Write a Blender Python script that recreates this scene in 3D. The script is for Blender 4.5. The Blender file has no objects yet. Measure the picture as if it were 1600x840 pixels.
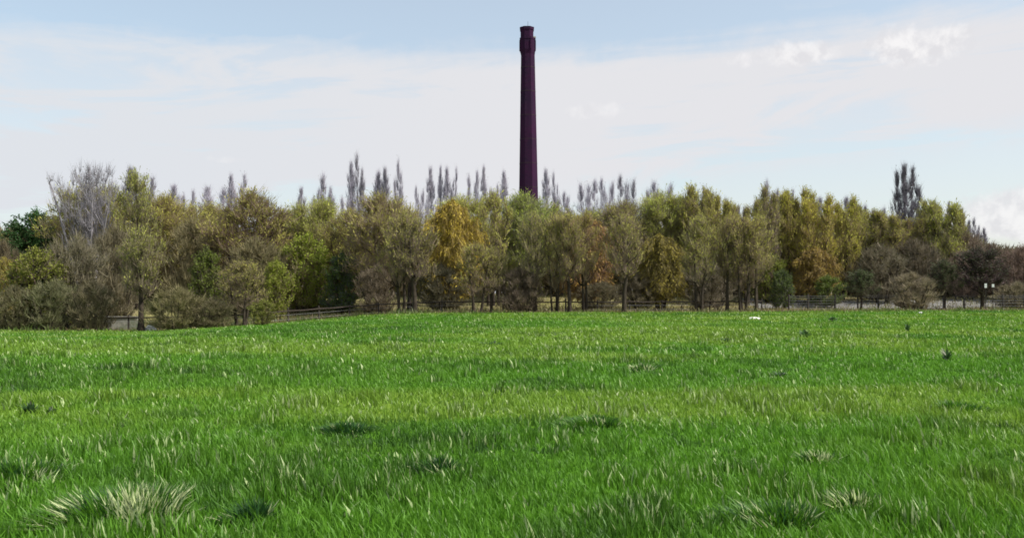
import bpy, math, random
import numpy as np
from math import radians, pi
from mathutils import Vector

SC = bpy.context.scene
COL = SC.collection
rng = np.random.default_rng(7)
random.seed(7)

# ------------------------------------------------------------------ camera
EYE, F, HOR = 1.6, 1400.0, 458.0          # eye height, focal length in photo pixels, horizon row
cam = bpy.data.cameras.new('camera')
cam.sensor_width = 36.0
cam.lens = F / 1600.0 * 36.0
cam.clip_start, cam.clip_end = 0.1, 6000.0
cam_o = bpy.data.objects.new('camera', cam)
COL.objects.link(cam_o)
cam_o.location = (0, 0, EYE)
cam_o.rotation_euler = (radians(90) + math.atan((HOR - 420.0) / F), 0, 0)
SC.camera = cam_o
SC.render.resolution_x, SC.render.resolution_y = 1024, 537

# ------------------------------------------------------------------ sky, sun, exposure
SUN_EL, SUN_AZ = radians(48), radians(108)  # azimuth clockwise from the view direction (+Y)
world = bpy.data.worlds.new('World')
SC.world = world
world.use_nodes = True
wt = world.node_tree
wt.nodes.clear()


class NG:
    """tiny helper round a node tree"""
    def __init__(self, tree):
        self.t = tree

    def n(self, kind, **kw):
        nd = self.t.nodes.new(kind)
        for k, v in kw.items():
            setattr(nd, k, v)
        return nd

    def put(self, sock, v):
        if isinstance(v, bpy.types.NodeSocket):
            self.t.links.new(v, sock)
        elif isinstance(v, (tuple, list)) and len(v) == 3 and sock.type == 'RGBA':
            sock.default_value = (*v, 1)
        else:
            sock.default_value = v

    def m(self, op, a, b=0.0, c=0.0, clamp=False):
        nd = self.n('ShaderNodeMath', operation=op, use_clamp=clamp)
        self.put(nd.inputs[0], a); self.put(nd.inputs[1], b); self.put(nd.inputs[2], c)
        return nd.outputs[0]

    def ss(self, x, lo, hi):
        nd = self.n('ShaderNodeMapRange', interpolation_type='SMOOTHSTEP')
        self.put(nd.inputs['Value'], x)
        self.put(nd.inputs['From Min'], lo); self.put(nd.inputs['From Max'], hi)
        return nd.outputs[0]

    def mix(self, f, a, b, blend='MIX'):
        nd = self.n('ShaderNodeMix', data_type='RGBA', blend_type=blend)
        self.put(nd.inputs[0], f); self.put(nd.inputs[6], a); self.put(nd.inputs[7], b)
        return nd.outputs[2]

    def noise(self, vec, scale, detail=4, rough=0.55, dist=0.0):
        nd = self.n('ShaderNodeTexNoise')
        if vec is not None:
            self.t.links.new(vec, nd.inputs['Vector'])
        nd.inputs['Scale'].default_value = scale
        nd.inputs['Detail'].default_value = detail
        nd.inputs['Roughness'].default_value = rough
        nd.inputs['Distortion'].default_value = dist
        return nd.outputs[0]


g = NG(wt)
sky = g.n('ShaderNodeTexSky')
sky.sky_type = 'NISHITA'
sky.sun_disc = False
sky.sun_elevation = SUN_EL
sky.sun_rotation = SUN_AZ
sky.air_density, sky.dust_density, sky.ozone_density = 1.0, 1.6, 1.6
tc = g.n('ShaderNodeTexCoord')
sep = g.n('ShaderNodeSeparateXYZ')
wt.links.new(tc.outputs['Generated'], sep.inputs[0])
X, Y, Z = sep.outputs
hyp = g.m('SQRT', g.m('ADD', g.m('MULTIPLY', X, X), g.m('ADD', g.m('MULTIPLY', Y, Y), 1e-5)))
s = g.m('DIVIDE', X, hyp)                       # sine of the azimuth
t = g.m('DIVIDE', g.m('MAXIMUM', Z, 0.0), hyp)  # slope above the horizon
t2 = g.m('SUBTRACT', t, g.m('MULTIPLY', s, 0.085))
cv = g.n('ShaderNodeCombineXYZ')                # streaky cloud coordinates, tilted up to the right
wt.links.new(s, cv.inputs[0]); wt.links.new(g.m('MULTIPLY', Y, 0.6), cv.inputs[1])
wt.links.new(g.m('MULTIPLY', t2, 5.5), cv.inputs[2])
n_big = g.noise(cv.outputs[0], 1.6, 3, 0.5, 0.3)
n_str = g.noise(cv.outputs[0], 4.0, 6, 0.6, 0.6)
n_fine = g.noise(tc.outputs['Generated'], 26, 6, 0.62, 0.3)
nb = g.m('SUBTRACT', n_big, 0.5)
ns = g.m('SUBTRACT', n_str, 0.5)
wob = g.m('ADD', g.m('ADD', g.m('MULTIPLY', nb, 0.10), g.m('MULTIPLY', ns, 0.09)), g.m('MULTIPLY', g.m('SUBTRACT', n_fine, 0.5), 0.03))
up = g.m('ADD', g.m('ADD', 0.285, g.m('MULTIPLY', s, 0.03)), wob)
lo = g.m('ADD', g.m('ADD', 0.118, g.m('MULTIPLY', s, 0.105)), g.m('MULTIPLY', wob, 0.6))
top_blue = g.m('SUBTRACT', 1.0, g.ss(g.m('SUBTRACT', up, t), -0.015, 0.035))
right = g.ss(s, -0.05, 0.25)
left_cool0 = g.ss(s, 0.05, -0.4)
low_blue = g.m('MULTIPLY', g.ss(g.m('SUBTRACT', lo, t), -0.012, 0.03), right)
blue = g.m('MAXIMUM', g.m('MULTIPLY', top_blue, g.ss(g.m('SUBTRACT', 0.56, g.m('MULTIPLY', t, 0.0)), 0.0, 0.4)),
           g.m('MULTIPLY', low_blue, 0.62))
streak = g.m('MULTIPLY', g.ss(g.m('ADD', ns, g.m('MULTIPLY', left_cool0, 0.05)), 0.01, 0.13), 0.5)
blue = g.m('ADD', g.m('MULTIPLY', blue, g.m('SUBTRACT', 1.0, g.m('MULTIPLY', g.ss(ns, 0.0, 0.2), 0.5))), streak, clamp=True)
cloud = g.m('SUBTRACT', 1.0, g.m('MULTIPLY', blue, 0.63))
left_cool = g.ss(s, 0.1, -0.5)
white = g.mix(g.m('MULTIPLY', left_cool, 0.6), (5.62, 5.62, 5.84), (5.1, 5.45, 5.85))
skyc = g.mix(1.0, sky.outputs[0], (1.55, 1.56, 1.38), 'MULTIPLY')
col = g.mix(cloud, skyc, white)


def cumulus(cx, cy, rx, ry, strength):
    """a heap of cloud centred on a direction (photo pixel) with radii in pixels"""
    global col
    az = math.atan((cx - 800) / F)
    s0, t0 = math.sin(az), (HOR - cy) / F * math.cos(az)
    du = g.m('DIVIDE', g.m('SUBTRACT', s, s0), rx / F)
    dv = g.m('DIVIDE', g.m('SUBTRACT', t, t0), ry / F)
    bot = g.m('MULTIPLY', g.m('LESS_THAN', dv, 0.0), 1.2)
    r = g.m('ADD', g.m('MULTIPLY', du, du), g.m('MULTIPLY', g.m('MULTIPLY', dv, dv), g.m('ADD', bot, 1.0)))
    r = g.m('ADD', r, g.m('MULTIPLY', g.m('SUBTRACT', n_fine, 0.5), 4.2))
    f = g.m('MULTIPLY', g.ss(r, 1.25, 0.0), g.m('GREATER_THAN', Y, 0.0))
    shade = g.noise(tc.outputs['Generated'], 60, 4, 0.6, 0.2)
    c = g.mix(g.ss(shade, 0.35, 0.65), (5.5, 5.45, 5.65), (6.7, 6.6, 6.65))
    col = g.mix(g.m('MULTIPLY', f, strength), col, c)


cumulus(1440, 72, 72, 38, 1.0)
cumulus(1232, 86, 92, 24, 0.8)
cumulus(1570, 345, 76, 44, 0.85)
cumulus(352, 250, 24, 9, 0.5)
cumulus(930, 175, 50, 18, 0.5)
bg = g.n('ShaderNodeBackground')
wt.links.new(col, bg.inputs[0])
bg.inputs[1].default_value = 0.1
wo = g.n('ShaderNodeOutputWorld')
wt.links.new(bg.outputs[0], wo.inputs[0])

sun = bpy.data.lights.new('sun', 'SUN')
sun.energy = 4.4
sun.angle = radians(0.6)
sun.color = (1.0, 0.955, 0.88)
sun_o = bpy.data.objects.new('sun', sun)
COL.objects.link(sun_o)
sd = Vector((math.sin(SUN_AZ) * math.cos(SUN_EL), math.cos(SUN_AZ) * math.cos(SUN_EL), math.sin(SUN_EL)))
sun_o.rotation_euler = sd.to_track_quat('Z', 'Y').to_euler()
sun_o.location = (40, 0, 60)

SC.view_settings.view_transform = 'Standard'
SC.view_settings.look = 'None'
SC.view_settings.exposure = 0.48
SC.view_settings.gamma = 1.0
SC.render.engine = 'CYCLES'
SC.cycles.filter_width = 1.7
SC.cycles.max_bounces = 6
SC.cycles.transparent_max_bounces = 8


# ------------------------------------------------------------------ helpers
def link(o, parent=None):
    COL.objects.link(o)
    if parent is not None:
        o.parent = parent
    return o


def tag(o, label=None, cat=None, group=None, kind=None):
    for k, v in (('label', label), ('category', cat), ('group', group), ('kind', kind)):
        if v:
            o[k] = v
    return o


def empty(name, loc=(0, 0, 0), rz=0.0):
    o = bpy.data.objects.new(name, None)
    o.empty_display_size = 0.3
    o.location = loc
    o.rotation_euler = (0, 0, rz)
    return link(o)


def new_mesh(name, V, faces, mat, cols=None, smooth=False):
    """V (n,3); faces: list of (k, idx array) groups of k-gons"""
    me = bpy.data.meshes.new(name)
    V = np.asarray(V, np.float32)
    me.vertices.add(len(V))
    me.vertices.foreach_set('co', V.ravel())
    loops, starts, pos = [], [], 0
    for k, idx in faces:
        idx = np.asarray(idx, np.int32).reshape(-1, k)
        loops.append(idx.ravel())
        starts.append(pos + np.arange(len(idx), dtype=np.int32) * k)
        pos += idx.size
    loops = np.concatenate(loops); starts = np.concatenate(starts)
    me.loops.add(len(loops)); me.loops.foreach_set('vertex_index', loops)
    me.polygons.add(len(starts)); me.polygons.foreach_set('loop_start', starts)
    if smooth:
        me.polygons.foreach_set('use_smooth', np.ones(len(starts), bool))
    me.update(calc_edges=True)
    if cols is not None:
        a = me.color_attributes.new('tone', 'FLOAT_COLOR', 'POINT')
        c = np.ones((len(V), 4), np.float32); c[:, :3] = cols
        a.data.foreach_set('color', c.ravel())
    me.materials.append(mat)
    return me


def mesh_obj(name, me, parent=None):
    return link(bpy.data.objects.new(name, me), parent)


class MB:
    """collects boxes and tubes into one mesh"""
    def __init__(self):
        self.v, self.f, self.n = [], [], 0

    def add(self, verts, faces):
        self.v += [tuple(p) for p in verts]
        self.f += [[i + self.n for i in q] for q in faces]
        self.n = len(self.v)

    def box(self, c, size, rz=0.0, taper=1.0):
        hx, hy, hz = size[0] / 2, size[1] / 2, size[2] / 2
        cs, sn = math.cos(rz), math.sin(rz)
        vs = []
        for dz, k in ((-hz, 1.0), (hz, taper)):
            for dx, dy in ((-hx, -hy), (hx, -hy), (hx, hy), (-hx, hy)):
                x, y = dx * k, dy * k
                vs.append((c[0] + x * cs - y * sn, c[1] + x * sn + y * cs, c[2] + dz))
        self.add(vs, [(3, 2, 1, 0), (4, 5, 6, 7), (0, 1, 5, 4), (1, 2, 6, 5), (2, 3, 7, 6), (3, 0, 4, 7)])

    def rings(self, rings, close=True):
        n = len(rings[0])
        vs = [p for r in rings for p in r]
        fs = []
        for i in range(len(rings) - 1):
            for k in range(n):
                a, b = i * n + k, i * n + (k + 1) % n
                fs.append((a, b, b + n, a + n))
        if close:
            fs.append(tuple(reversed(range(n))))
            fs.append(tuple(range((len(rings) - 1) * n, len(rings) * n)))
        self.add(vs, fs)

    def tube(self, pts, radii, n=6):
        rings = []
        for i, p in enumerate(pts):
            a = Vector(pts[max(i - 1, 0)]); b = Vector(pts[min(i + 1, len(pts) - 1)])
            d = (b - a).normalized()
            u = d.cross(Vector((0.31, 0.95, 0.05))).normalized(); w = d.cross(u)
            rings.append([Vector(p) + radii[i] * (math.cos(2 * pi * k / n) * u + math.sin(2 * pi * k / n) * w) for k in range(n)])
        self.rings(rings)

    def build(self, name, mat, parent=None, smooth=False):
        me = bpy.data.meshes.new(name)
        me.from_pydata([tuple(p) for p in self.v], [], self.f)
        me.materials.append(mat)
        if smooth:
            for p in me.polygons:
                p.use_smooth = True
        me.update()
        return mesh_obj(name, me, parent)


# lattice value noise in numpy
_LAT = np.random.default_rng(11).random((64, 64)).astype(np.float32)


def vnoise(x, y, seed=0):
    x = x + seed * 17.31; y = y + seed * 9.73
    xi, yi = np.floor(x).astype(int), np.floor(y).astype(int)
    fx, fy = x - xi, y - yi
    fx, fy = fx * fx * (3 - 2 * fx), fy * fy * (3 - 2 * fy)
    a = _LAT[xi % 64, yi % 64]; b = _LAT[(xi + 1) % 64, yi % 64]
    c = _LAT[xi % 64, (yi + 1) % 64]; d = _LAT[(xi + 1) % 64, (yi + 1) % 64]
    return a * (1 - fx) * (1 - fy) + b * fx * (1 - fy) + c * (1 - fx) * fy + d * fx * fy


def fnoise(x, y, seed=0, octv=4):
    v, a, tot = 0.0, 1.0, 0.0
    for i in range(octv):
        v = v + a * vnoise(x * 2 ** i, y * 2 ** i, seed + i * 3.7)
        tot += a; a *= 0.5
    return v / tot


def sstep(x, a, b):
    k = np.clip((x - a) / (b - a), 0, 1)
    return k * k * (3 - 2 * k)


def edge_y(x):
    """how far off the mown field ends (where the rough strip and the fence begin)"""
    x = np.asarray(x, float)
    return 70 + 11 * sstep(x, 0, 50) - 9 * sstep(-x, 10, 24)


def ground_z(x, y):
    x = np.asarray(x, float); y = np.asarray(y, float)
    z = 0.10 * (fnoise(x * 0.35, y * 0.35, 1, 3) - 0.5) * (1 - sstep(y, 70, 90))
    z = z + 0.14 * (fnoise(x * 0.06, y * 0.06, 5, 2) - 0.5)
    z = z - 1.0 * sstep(-x, 4, 26) * sstep(y, 22, 60)        # the field falls away to the left
    z = z - 0.12 * sstep(y - edge_y(x), -0.5, 3) * (1 - sstep(y - edge_y(x), 5, 9)) * (1 - sstep(x, 20, 34))  # shallow ditch
    z = z + (1.25 + 0.7 * sstep(-x, 4, 30)) * sstep(y, 84, 99)  # the bank that carries the trees
    return z


def gz(x, y):
    return float(ground_z(np.array([x]), np.array([y]))[0])


def at(px, d):
    """ground point under photo column px, d metres off"""
    x = (px - 800.0) / F * d
    return Vector((x, d, gz(x, d)))


# ------------------------------------------------------------------ materials
def leafy(name, rough=0.6, trans=0.35, use_obj=True, spec=0.25):
    m = bpy.data.materials.new(name); m.use_nodes = True
    q = NG(m.node_tree); m.node_tree.nodes.clear()
    a = q.n('ShaderNodeAttribute', attribute_name='tone')
    c = a.outputs['Color']
    if use_obj:
        oi = q.n('ShaderNodeObjectInfo')
        c = q.mix(1.0, c, oi.outputs['Color'], 'MULTIPLY')
    p = q.n('ShaderNodeBsdfPrincipled')
    q.put(p.inputs['Base Color'], c)
    p.inputs['Roughness'].default_value = rough
    p.inputs['Specular IOR Level'].default_value = spec
    tr = q.n('ShaderNodeBsdfTranslucent')
    q.put(tr.inputs[0], c)
    mx = q.n('ShaderNodeMixShader'); mx.inputs[0].default_value = trans
    m.node_tree.links.new(p.outputs[0], mx.inputs[1]); m.node_tree.links.new(tr.outputs[0], mx.inputs[2])
    o = q.n('ShaderNodeOutputMaterial'); m.node_tree.links.new(mx.outputs[0], o.inputs[0])
    return m


def noisy(name, c1, c2, scale, rough=0.85, bump=0.3, detail=6, stretch=None, c3=None, spec=0.3):
    m = bpy.data.materials.new(name); m.use_nodes = True
    q = NG(m.node_tree)
    p = m.node_tree.nodes['Principled BSDF']
    tcn = q.n('ShaderNodeTexCoord'); v = tcn.outputs['Object']
    if stretch:
        mp = q.n('ShaderNodeMapping'); mp.inputs['Scale'].default_value = stretch
        m.node_tree.links.new(v, mp.inputs[0]); v = mp.outputs[0]
    nz = q.noise(v, scale, detail, 0.6)
    c = q.mix(q.ss(nz, 0.35, 0.65), c1, c2)
    if c3:
        c = q.mix(q.ss(q.noise(v, scale * 0.23, 4, 0.6), 0.5, 0.7), c, c3)
    q.put(p.inputs['Base Color'], c)
    p.inputs['Roughness'].default_value = rough
    p.inputs['Specular IOR Level'].default_value = spec
    b = q.n('ShaderNodeBump'); b.inputs['Strength'].default_value = bump
    m.node_tree.links.new(nz, b.inputs['Height']); m.node_tree.links.new(b.outputs[0], p.inputs['Normal'])
    return m


M_LEAF = leafy('budding_leaf', 0.65, 0.3)
M_GRASS = leafy('grass_blade', 0.5, 0.42, False, 0.35)
M_BARK = noisy('bark', (0.022, 0.016, 0.011), (0.055, 0.042, 0.030), 5, 0.95, 0.6, stretch=(1, 1, 0.25))
M_PALEBARK = noisy('grey_poplar_bark', (0.17, 0.16, 0.18), (0.30, 0.28, 0.31), 5, 0.95, 0.6, stretch=(1, 1, 0.25))
M_WOOD = noisy('weathered_post_wood', (0.035, 0.028, 0.024), (0.08, 0.066, 0.055), 9, 0.9, 0.5, stretch=(1, 1, 0.15))
M_RAIL = noisy('weathered_rail_wood', (0.025, 0.018, 0.014), (0.05, 0.038, 0.03), 7, 0.9, 0.4)
M_WIRE = noisy('galvanised_wire', (0.14, 0.145, 0.15), (0.24, 0.245, 0.25), 3, 0.5, 0.1)
M_IRON = noisy('rusted_iron', (0.018, 0.010, 0.014), (0.032, 0.016, 0.018), 6, 0.7, 0.3)
M_CONC = noisy('weathered_concrete', (0.20, 0.20, 0.17), (0.34, 0.33, 0.29), 4, 0.9, 0.4, c3=(0.13, 0.16, 0.09))
M_STONE = noisy('pale_stone', (0.50, 0.49, 0.44), (0.70, 0.69, 0.64), 8, 0.85, 0.5)
M_SIGN = noisy('white_painted_board', (0.55, 0.55, 0.55), (0.65, 0.65, 0.65), 5, 0.6, 0.05)
M_TRACK = noisy('grey_gravel', (0.13, 0.127, 0.122), (0.23, 0.222, 0.215), 6, 0.95, 0.6, c3=(0.15, 0.14, 0.09))


def brick_mat():
    m = bpy.data.materials.new('sooty_brick'); m.use_nodes = True
    q = NG(m.node_tree); p = m.node_tree.nodes['Principled BSDF']
    tcn = q.n('ShaderNodeTexCoord'); sp = q.n('ShaderNodeSeparateXYZ')
    m.node_tree.links.new(tcn.outputs['Object'], sp.inputs[0])
    ang = q.m('MULTIPLY', q.m('ARCTAN2', sp.outputs[1], sp.outputs[0]), 2.2)
    cb = q.n('ShaderNodeCombineXYZ'); q.put(cb.inputs[0], ang); q.put(cb.inputs[1], sp.outputs[2])
    br = q.n('ShaderNodeTexBrick')
    m.node_tree.links.new(cb.outputs[0], br.inputs['Vector'])
    br.inputs['Scale'].default_value = 1.0
    br.inputs['Brick Width'].default_value = 0.23; br.inputs['Row Height'].default_value = 0.078
    br.inputs['Mortar Size'].default_value = 0.008
    br.inputs['Color1'].default_value = (0.044, 0.0075, 0.040, 1)
    br.inputs['Color2'].default_value = (0.026, 0.006, 0.030, 1)
    br.inputs['Mortar'].default_value = (0.026, 0.016, 0.026, 1)
    soot = q.noise(tcn.outputs['Object'], 0.35, 6, 0.65)
    c = q.mix(q.m('MULTIPLY', q.ss(soot, 0.4, 0.7), 0.75), br.outputs['Color'], (0.016, 0.011, 0.026))
    mp = q.n('ShaderNodeMapping'); mp.inputs['Scale'].default_value = (1.3, 1.3, 0.05)
    m.node_tree.links.new(tcn.outputs['Object'], mp.inputs[0])
    c = q.mix(q.m('MULTIPLY', q.ss(q.noise(mp.outputs[0], 1.5, 4, 0.6), 0.5, 0.75), 0.5), c, (0.045, 0.022, 0.048))
    q.put(p.inputs['Base Color'], c)
    p.inputs['Roughness'].default_value = 0.95; p.inputs['Specular IOR Level'].default_value = 0.1
    b = q.n('ShaderNodeBump'); b.inputs['Strength'].default_value = 0.4; b.inputs['Distance'].default_value = 0.02
    m.node_tree.links.new(br.outputs['Fac'], b.inputs['Height']); m.node_tree.links.new(b.outputs[0], p.inputs['Normal'])
    return m


M_BRICK = brick_mat()


def ground_mat():
    m = bpy.data.materials.new('turf_and_soil'); m.use_nodes = True
    q = NG(m.node_tree); p = m.node_tree.nodes['Principled BSDF']
    a = q.n('ShaderNodeAttribute', attribute_name='tone')
    tcn = q.n('ShaderNodeTexCoord')
    nz = q.noise(tcn.outputs['Object'], 3.5, 8, 0.7)
    c = q.mix(1.0, a.outputs['Color'], q.mix(q.ss(nz, 0.3, 0.7), (0.55, 0.6, 0.5), (1.35, 1.3, 1.3)), 'MULTIPLY')
    q.put(p.inputs['Base Color'], c)
    p.inputs['Roughness'].default_value = 0.95; p.inputs['Specular IOR Level'].default_value = 0.1
    b = q.n('ShaderNodeBump'); b.inputs['Strength'].default_value = 0.8; b.inputs['Distance'].default_value = 0.1
    m.node_tree.links.new(nz, b.inputs['Height']); m.node_tree.links.new(b.outputs[0], p.inputs['Normal'])
    return m


M_GROUND = ground_mat()

# ------------------------------------------------------------------ ground and grass
GREEN = np.array((0.086, 0.222, 0.012)); BRIGHT = np.array((0.130, 0.300, 0.026))
YELLOW = np.array((0.235, 0.350, 0.042)); DRY = np.array((0.58, 0.64, 0.33)); DARK = np.array((0.020, 0.062, 0.014))
OLIVE = np.array((0.20, 0.20, 0.065)); BROWN = np.array((0.24, 0.195, 0.115))


def patches(x, y):
    """how yellow and how dark the sward is, from patches several metres across"""
    # far off the patches are longer across than along, as the tractor rows are
    n1 = fnoise(x * 0.07, y * 0.13, 2, 4)
    n2 = fnoise(x * 0.35, y * 0.42, 8, 3)
    yel = sstep(n1 + 0.25 * (n2 - 0.5), 0.50, 0.66) * 0.75
    yel = np.maximum(yel, 0.9 * sstep(x / np.maximum(y, 4) * 1400, -200, 300) * sstep(y, 14, 30) * sstep(n2, 0.30, 0.62))
    yel = np.maximum(yel, 0.5 * sstep(y, 13, 20) * sstep(n2, 0.35, 0.65))
    yel = yel * (1 - (0.85 - 0.45 * sstep(x / np.maximum(y, 4) * 1400, -50, 350) * sstep(y, 22, 40)) * sstep(fnoise(x * 0.045, y * 0.16, 15, 3), 0.52, 0.62))
    yel = np.maximum(yel, 0.8 * sstep(y, edge_y(x) - 14, edge_y(x) - 3) * sstep(n2, 0.3, 0.6))
    dark = 0.35 * sstep(fnoise(x * 0.12, y * 0.22, 33, 3), 0.52, 0.66) * (1 - 0.6 * yel) + 0.5 * sstep(fnoise(x * 0.8, y * 0.8, 21, 3), 0.58, 0.76) + 0.6 * sstep(fnoise(x * 2.4, y * 1.7, 27, 2), 0.72, 0.86)
    dark = np.clip(dark, 0, 1)
    return yel, dark


def build_ground():
    ys = np.concatenate([np.arange(-30, 3, 3.0), np.arange(3, 40, 0.5), np.arange(40, 112, 0.75), np.array([116, 122, 130, 145, 170, 210, 280, 400, 700, 1300, 2600, 5000])])
    xs = np.concatenate([-np.geomspace(4500, 70, 14), np.arange(-68, 69, 0.8), np.geomspace(70, 4500, 14)])
    GX, GY = np.meshgrid(xs, ys)
    GZ = ground_z(GX, GY)
    V = np.stack([GX, GY, GZ], -1).reshape(-1, 3)
    nx, ny = len(xs), len(ys)
    i = np.arange(ny - 1)[:, None] * nx + np.arange(nx - 1)[None, :]
    Fq = np.stack([i, i + 1, i + nx + 1, i + nx], -1).reshape(-1, 4)
    yel, dark = patches(V[:, 0], V[:, 1])
    c = (GREEN * 0.75)[None] * (1 - yel[:, None]) + (YELLOW * 0.7)[None] * yel[:, None]
    far = sstep(V[:, 1] - edge_y(V[:, 0]), 0, 2.5)[:, None]
    n3 = fnoise(V[:, 0] * 0.3, V[:, 1] * 0.3, 31, 3)[:, None]
    rough = OLIVE * (1 - n3) + BROWN * n3
    c = c * (1 - far) + rough * far
    me = new_mesh('field_ground', V, [(4, Fq)], M_GROUND, c, True)
    o = mesh_obj('field_ground', me)
    tag(o, kind='structure')


build_ground()


def blades(P, H, W, lean, az, cols, mat, name, curl=0.5, flat=0.0):
    """P (n,3) roots, H heights, W widths, lean (n,2) sideways reach of the tip, az facing -> mesh of bent blades, 3 triangles each"""
    n = len(P)
    wx, wy = np.cos(az) * W * 0.5, np.sin(az) * W * 0.5
    side = np.stack([wx, wy, np.zeros(n)], 1)
    lean3 = np.concatenate([lean, np.zeros((n, 1))], 1)
    mid = P + lean3 * 0.32 + np.stack([np.zeros(n), np.zeros(n), H * 0.58], 1)
    tip = P + lean3 + np.stack([np.zeros(n), np.zeros(n), H * (1 - flat)], 1)
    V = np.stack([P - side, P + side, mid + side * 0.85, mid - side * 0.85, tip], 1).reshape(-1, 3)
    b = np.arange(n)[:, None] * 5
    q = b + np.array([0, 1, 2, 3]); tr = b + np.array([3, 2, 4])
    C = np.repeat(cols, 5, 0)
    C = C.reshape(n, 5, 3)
    C[:, 0:2] *= 0.8                      # blade bases are darker than the rest of the blade
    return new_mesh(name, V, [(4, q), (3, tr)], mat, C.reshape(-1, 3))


# tussocks: photo pixel of the middle, radius (m), dry share
TUSS = [(205, 806, 1.0, 0.52, 0.27), (34, 748, 0.8, 0.5, 0.22), (1215, 816, 0.72, 0.24, 0.19), (690, 735, 0.35, 0.12, 0.18),
        (1330, 790, 0.4, 0.35, 0.2), (400, 812, 0.35, 0.12, 0.2), (1275, 722, 0.35, 0.45, 0.17), (1490, 640, 0.7, 0.25, 0.17),
        (930, 665, 0.8, 0.2, 0.16), (540, 675, 0.6, 0.1, 0.16), (1000, 580, 0.7, 0.4, 0.22)]


def pix_ground(px, py):
    d = EYE * F / (py - HOR)
    for _ in range(4):
        d = (EYE - gz((px - 800) / F * d, d)) * F / (py - HOR)
    return Vector(((px - 800) / F * d, d, gz((px - 800) / F * d, d)))


TP = [(pix_ground(a, b), r, dr, h) for a, b, r, dr, h in TUSS]


def build_grass():
    ds = np.linspace(2.6, 83, 900)
    dens = 2300 * np.minimum(1, (6.5 / ds)) ** 1.75
    width = 2 * (0.60 * ds + 2.6)
    w = dens * width
    N = int(min(np.trapezoid(w, ds) if hasattr(np, 'trapezoid') else np.trapz(w, ds), 400000))
    cdf = np.cumsum(w); cdf /= cdf[-1]
    d = np.interp(rng.random(N), cdf, ds)
    x = (rng.random(N) * 2 - 1) * (0.60 * d + 2.6)
    keep = d < edge_y(x) + 1.5 * rng.random(N)
    d, x = d[keep], x[keep]; N = len(d)
    z = ground_z(x, d)
    yel, dark = patches(x, d)
    tuft = fnoise(x * 2.6, d * 2.6, 41, 2)
    patch_h = fnoise(x * 0.6, d * 0.6, 51, 3)
    H = (0.055 + 0.06 * rng.random(N)) * (0.6 + 0.9 * patch_h) * (0.75 + 0.6 * tuft)
    H *= 1 + 0.35 * sstep(d, 20, 60)
    W = (0.007 + 0.008 * rng.random(N)) * np.maximum(1, d / 8) ** 0.72
    ang = rng.normal(0, 1, (N, 2)) * 0.5
    ang[:, 0] -= 0.22                     # a breeze lays the blades to the left
    lean = ang * H[:, None] * 0.65
    r = rng.random(N)
    c = GREEN[None] * (1 - r[:, None]) + BRIGHT[None] * r[:, None]
    c = c * (1 - yel[:, None] * 0.8) + YELLOW[None] * yel[:, None] * 0.8
    c = c * (1 - dark[:, None] * 0.8) + DARK[None] * dark[:, None] * 0.8
    c *= (0.72 + 0.5 * rng.random(N))[:, None]
    clump = sstep(fnoise(x * 1.7, d * 1.2, 101, 3), 0.57, 0.74) * (1 - 0.5 * sstep(d, 25, 50))
    H *= 1 + 0.75 * clump
    c *= (1 - 0.30 * clump * (rng.random(N) < 0.6))[:, None]
    pd = 0.006 + 0.07 * clump + 0.05 * sstep(fnoise(x * 0.55, d * 0.9, 61, 3), 0.5, 0.7) + 0.03 * yel
    dry = rng.random(N) < pd
    dc = DRY[None] * (0.55 + 0.6 * rng.random((N, 1)))
    dc[:, 1] *= 1.05
    c[dry] = dc[dry] * 0.75 + c[dry] * 0.25
    H[dry] *= 0.95; W[dry] *= 1.9
    # leave the tussocks' own hearts to the tussocks
    for p, rad, _, _ in TP:
        inside = (x - p.x) ** 2 + (d - p.y) ** 2 < (rad * 0.5) ** 2
        H[inside] *= 0.6
    az = rng.normal(0, 0.9, N)
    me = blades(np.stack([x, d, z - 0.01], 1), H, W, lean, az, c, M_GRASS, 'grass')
    o = mesh_obj('grass', me)
    tag(o, 'uneven bright green meadow grass flecked with pale dry blades', 'grass', kind='stuff')


build_grass()

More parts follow.
